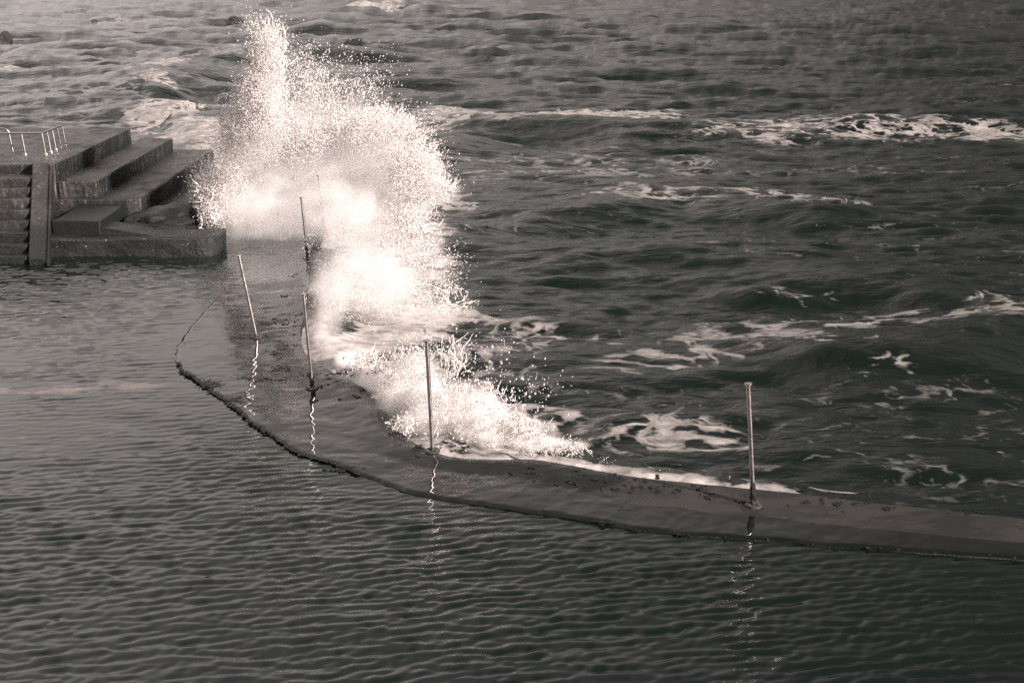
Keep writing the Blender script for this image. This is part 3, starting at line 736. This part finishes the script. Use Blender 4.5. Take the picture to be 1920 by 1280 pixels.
# cx, cy, rx, ry, depth, depth radius, clumps, drops per clump, spread m, drop radius m, streak
BODY = [   # px, py, rx, ry, distance, depth radius, density
    (575, 345, 175, 125, 33.6, 1.2, 1), (690, 300, 115, 112, 33.6, 1.2, 1.2), (750, 348, 98, 76, 33.2, 1.0, 1.1), (480, 350, 105, 105, 33.1, .9, 1),
    (490, 412, 110, 60, 32.2, .7, 1), (560, 425, 120, 50, 32.3, .8, 1), (674, 435, 92, 95, 29.2, .9, .9), (640, 380, 100, 60, 31.8, .9, .8), (690, 530, 120, 85, 25.6, .9, 1), (612, 622, 36, 72, 23.2, .4, 1),
    (780, 588, 120, 28, 24.8, .8, .6), (622, 560, 42, 90, 24.8, .6, 1), (500, 215, 66, 100, 33.2, .7, .6), (600, 225, 130, 66, 33.4, .9, .5), (505, 120, 50, 95, 32.8, .6, .30), (620, 170, 120, 60, 33.4, .8, .10),
    (815, 360, 66, 28, 32.8, .7, .5), (790, 500, 80, 80, 27.4, .8, .2), (410, 385, 46, 70, 32.6, .6, .6),
]
LOOSE = [
    (505, 120, 26, 75, 32.0, 0.5, 263, 30, 0.07, 0.0063, 2.2),
    (485, 190, 38, 60, 32.0, 0.7, 465, 40, 0.08, 0.0063, 2.2),
    (560, 170, 80, 90, 33.7, 1.0, 384, 14, 0.13, 0.0070, 1.6),
    (640, 165, 120, 60, 33.2, 1.0, 344, 8, 0.18, 0.0070, 1.5),
    (500, 60, 46, 34, 32.0, 0.5, 93, 9, 0.12, 0.0070, 2.0),
    (760, 260, 60, 50, 32.7, 1.0, 182, 12, 0.13, 0.0070, 1.6),
    (810, 355, 30, 20, 31.8, 0.6, 105, 30, 0.1, 0.0056, 2.6),
    (765, 440, 50, 55, 28.5, 0.8, 195, 16, 0.12, 0.0064, 1.6),
    (815, 520, 45, 64, 27.0, 0.7, 165, 14, 0.12, 0.0064, 1.7),
    (850, 585, 40, 12, 25.8, 0.5, 75, 20, 0.08, 0.0056, 2.4),
    (385, 350, 24, 46, 33.0, 0.6, 120, 14, 0.08, 0.0088, 2.0),
    (380, 300, 24, 26, 33.5, 0.6, 54, 8, 0.1, 0.0088, 1.8),
    (400, 400, 26, 34, 32.4, 0.5, 135, 18, 0.07, 0.0088, 2.0),
    (430, 250, 26, 56, 33.0, 0.7, 222, 16, 0.1, 0.0063, 2.0),
    (600, 320, 190, 120, 34.6, 1.3, 300, 24, 0.12, 0.0056, 1.5),
    (690, 240, 90, 30, 32.8, 1.0, 526, 34, 0.09, 0.0063, 1.6),
    (780, 320, 50, 60, 32.0, 0.9, 300, 34, 0.09, 0.0072, 1.6),
    (520, 250, 100, 50, 32.2, 1.2, 384, 30, 0.1, 0.0063, 1.8),
    (430, 330, 40, 80, 32.8, 0.9, 300, 30, 0.09, 0.0072, 1.6),
    (670, 460, 100, 110, 28.0, 1.3, 180, 24, 0.1, 0.0048, 1.6),
    (690, 560, 110, 56, 25.0, 0.9, 165, 34, 0.09, 0.0048, 1.8),
]
def mist_mat(name, dens, sc):
    g = G(name); n = g.noise(g.pos(), sc, 5, .6)
    pv = g.n('ShaderNodeVolumePrincipled'); pv.inputs['Color'].default_value = (.998, .992, .988, 1)
    pv.inputs['Anisotropy'].default_value = 0
    n2 = g.noise(g.pos(), sc * 5, 4, .65)
    g.l(g.mr(g.math('ADD', n, g.math('MULTIPLY', n2, .5)), .60, .90, dens * .25, dens * 1.3), pv.inputs['Density'])
    g.l(pv.outputs[0], g.out.inputs['Volume']); return g.m
def mist(name, specs, voxel, mat, parent, off, nscale, amp, bounds):
    """fog volume: air and water mixed, soft lobes torn at the edges by turbulence"""
    me = bpy.data.meshes.new(name); me.from_pydata([(0, 0, 0)], [], []); me.materials.append(mat)
    o = bpy.data.objects.new(name, me); S.collection.objects.link(o); o.parent = parent; o['kind'] = 'stuff'
    ng = bpy.data.node_groups.new(name + '_nodes', 'GeometryNodeTree')
    ng.interface.new_socket('Geometry', in_out='INPUT', socket_type='NodeSocketGeometry'); ng.interface.new_socket('Geometry', in_out='OUTPUT', socket_type='NodeSocketGeometry')
    nn = ng.nodes.new; lk = ng.links.new
    def mth(op, a, b=None, c=None):
        n = nn('ShaderNodeMath'); n.operation = op
        for i_, v_ in enumerate((a, b, c)):
            if v_ is None: continue
            if isinstance(v_, bpy.types.NodeSocket): lk(v_, n.inputs[i_])
            else: n.inputs[i_].default_value = v_
        return n.outputs[0]
    pos = nn('GeometryNodeInputPosition').outputs[0]
    def noise3(scale, det, stretch):
        sc_ = nn('ShaderNodeVectorMath'); sc_.operation = 'MULTIPLY'; lk(pos, sc_.inputs[0]); sc_.inputs[1].default_value = stretch
        n = nn('ShaderNodeTexNoise'); lk(sc_.outputs[0], n.inputs['Vector']); n.inputs['Scale'].default_value = scale; n.inputs['Detail'].default_value = det; n.inputs['Roughness'].default_value = .62
        n.inputs['Distortion'].default_value = .4
        return n.outputs[0]
    nz = noise3(nscale, 6, (1, 1, .7))
    tot = None
    for (cx_, cy_, rx, ry, dep, rd, wt) in specs:
        c = at_y(cx_, cy_, dep) - off; rxw = rx * dep / FPX; rzw = ry * dep / FPX
        sb_ = nn('ShaderNodeVectorMath'); sb_.operation = 'SUBTRACT'; lk(pos, sb_.inputs[0]); sb_.inputs[1].default_value = [float(q_) for q_ in c]
        dv = nn('ShaderNodeVectorMath'); dv.operation = 'DIVIDE'; lk(sb_.outputs[0], dv.inputs[0]); dv.inputs[1].default_value = (rxw, rd, rzw)
        ln = nn('ShaderNodeVectorMath'); ln.operation = 'LENGTH'; lk(dv.outputs[0], ln.inputs[0])
        base = mth('SUBTRACT', 1.0, ln.outputs['Value'])                   # 1 in the middle, 0 at the rim
        v_ = mth('MULTIPLY_ADD', mth('SUBTRACT', nz, .5), amp, base)
        n = nn('ShaderNodeMapRange'); n.interpolation_type = 'SMOOTHERSTEP'; lk(v_, n.inputs[0]); n.inputs[1].default_value = 0.0; n.inputs[2].default_value = .55; n.inputs[3].default_value = 0; n.inputs[4].default_value = wt
        tot = n.outputs[0] if tot is None else mth('MAXIMUM', tot, n.outputs[0])
    vc = nn('GeometryNodeVolumeCube'); lk(tot, vc.inputs['Density']); lo, hi = bounds
    vc.inputs['Min'].default_value = lo; vc.inputs['Max'].default_value = hi
    for k_, ax_ in enumerate('XYZ'): vc.inputs['Resolution ' + ax_].default_value = int((hi[k_] - lo[k_]) / voxel)
    d = nn('GeometryNodeSetMaterial'); d.inputs['Material'].default_value = mat; e = nn('NodeGroupOutput')
    lk(vc.outputs[0], d.inputs[0]); lk(d.outputs[0], e.inputs[0])
    md = o.modifiers.new('grow', 'NODES'); md.node_group = ng
    return o
mist('spray_mist', BODY, .05, mist_mat('spray_mist', 1.25, 3.0), big, bigoff, 1.25, 1.6, ((-4.0, -8.0, .0), (4.8, 6.4, 5.6)))
def strings(specs, seed, origin_fn):
    """torn threads of water: rows of touching drops along bent paths, shrinking to a point"""
    rng = np.random.default_rng(seed); PP = []; RR = []; DD = []; SS = []
    for (cx_, cy_, rx, ry, dep, rd, cnt, length, rad) in specs:
        for _ in range(cnt):
            v = rng.normal(size=3); v *= rng.random() ** .33 / np.linalg.norm(v)
            c = at_y(cx_ + v[0] * rx, cy_ - v[2] * ry, dep + v[1] * rd)
            dr = c - origin_fn(c); dr /= np.linalg.norm(dr) + 1e-6; dr = dr + rng.normal(size=3) * .45; dr /= np.linalg.norm(dr)
            L = length * rng.uniform(.3, 1.5); r0 = rad * rng.uniform(.6, 1.5); k = max(5, int(L / (r0 * 1.3)))
            bend = rng.normal(size=3) * .9; pts = np.empty((k, 3)); p = c.copy(); d = dr.copy()
            for q_ in range(k):
                pts[q_] = p; d = d + bend * (1.3 * r0) + rng.normal(size=3) * .10; d /= np.linalg.norm(d); p = p + d * r0 * 1.3
            PP.append(pts); RR.append(r0 * np.linspace(1.15, .45, k) * np.exp(rng.normal(size=k) * .3)); DD.append(np.repeat(dr[None], k, 0)); SS.append(np.full(k, .8))
    return np.vstack(PP), np.concatenate(RR), np.vstack(DD), np.concatenate(SS)
def join(*c): return [np.concatenate([q_[k] for q_ in c]) for k in range(4)]
STR = [
    (500, 120, 46, 90, 32.2, .6, 260, .22, .010), (490, 210, 60, 60, 32.4, .8, 260, .24, .010), (600, 190, 110, 50, 33.2, 1.0, 220, .16, .009),
    (395, 370, 34, 60, 32.6, .5, 330, .26, .012), (400, 420, 30, 24, 32.2, .4, 90, .2, .012), (720, 225, 60, 24, 33.0, .7, 120, .22, .010), (790, 310, 40, 60, 32.6, .7, 160, .2, .010),
    (820, 355, 34, 22, 32.4, .5, 110, .3, .009), (780, 440, 50, 60, 28.0, .8, 160, .18, .009), (820, 560, 60, 34, 25.4, .7, 160, .2, .008), (440, 240, 30, 50, 32.8, .6, 130, .2, .010),
]
P2 = join(cloud(LOOSE, 2, org), strings(STR, 12, org))
o = drops('flying_drops', P2[0] - bigoff, P2[1], P2[2], P2[3], big, 2); o['kind'] = 'stuff'
P1 = P2
print('drops', len(P1[0]), len(P2[0]))
small = thing('surf_splash', 'smaller white splash rolling along the wall round the pole', 'splash', (-.5, 19.5, 0))
smoff = np.array([-.5, 19.5, 0])
def org2(c): return np.array([c[0] - .3, 19.5, -.6])
SMB = [(850, 785, 112, 70, 18.65, .45, 1), (935, 825, 104, 46, 18.25, .38, 1), (775, 745, 78, 62, 19.4, .45, 1), (1020, 846, 96, 32, 17.95, .25, 1), (710, 712, 60, 34, 20.6, .3, .8),
       (770, 690, 60, 40, 20.0, .4, .3), (1120, 874, 90, 19, 17.6, .16, .9), (655, 680, 40, 24, 21.8, .3, .7)]
mist('surf_mist', SMB, .024, mist_mat('surf_mist', 15, 6.0), small, smoff, 2.6, 1.5, ((-2.6, -2.4, .04), (1.8, 2.9, 1.5)))
STR2 = [(900, 760, 90, 40, 18.6, .35, 200, .13, .0065), (980, 805, 60, 26, 18.1, .3, 160, .12, .006), (850, 680, 26, 40, 19.0, .25, 60, .28, .006), (760, 800, 26, 30, 18.5, .2, 70, .12, .009),
        (740, 690, 60, 30, 20.0, .3, 110, .14, .007), (680, 680, 40, 20, 21.0, .3, 70, .16, .007), (1060, 845, 50, 12, 17.9, .2, 90, .12, .006), (860, 850, 120, 10, 18.05, .15, 160, .09, .006), (900, 800, 110, 40, 18.1, .2, 120, .12, .006)]
SM = [
    (860, 765, 95, 52, 18.6, .45, 170, 36, .05, .005, 1.6),
    (940, 812, 85, 40, 18.25, .38, 150, 36, .04, .005, 1.6),
    (775, 735, 70, 46, 19.3, .45, 110, 36, .05, .005, 1.6),
    (780, 670, 56, 30, 19.8, .4, 90, 20, .06, .005, 1.8),
    (1020, 842, 70, 18, 17.95, .25, 110, 34, .03, .005, 1.8),
    (690, 690, 46, 22, 21.0, .3, 80, 26, .04, .005, 1.8),
    (1110, 874, 60, 8, 17.65, .15, 50, 24, .03, .004, 1.8),
    (1220, 890, 70, 7, 17.3, .12, 40, 16, .03, .004, 1.8),
    (1340, 904, 50, 5, 17.0, .10, 22, 10, .03, .004, 1.8),
    (750, 805, 24, 20, 18.5, .15, 44, 6, .05, .011, 1.4),
    (970, 740, 110, 50, 18.9, .6, 80, 3, .12, .007, 1.4),
    (890, 660, 90, 40, 19.6, .6, 40, 4, .10, .006, 1.4),
    (790, 850, 60, 16, 18.0, .2, 30, 4, .06, .007, 1.4),
]
P3 = join(cloud(SM, 3, org2), strings(STR2, 13, org2))

o = drops('surf_spray', P3[0] - smoff, P3[1], P3[2], P3[3], small, 3); o['kind'] = 'stuff'
print('drops', len(P3[0]))
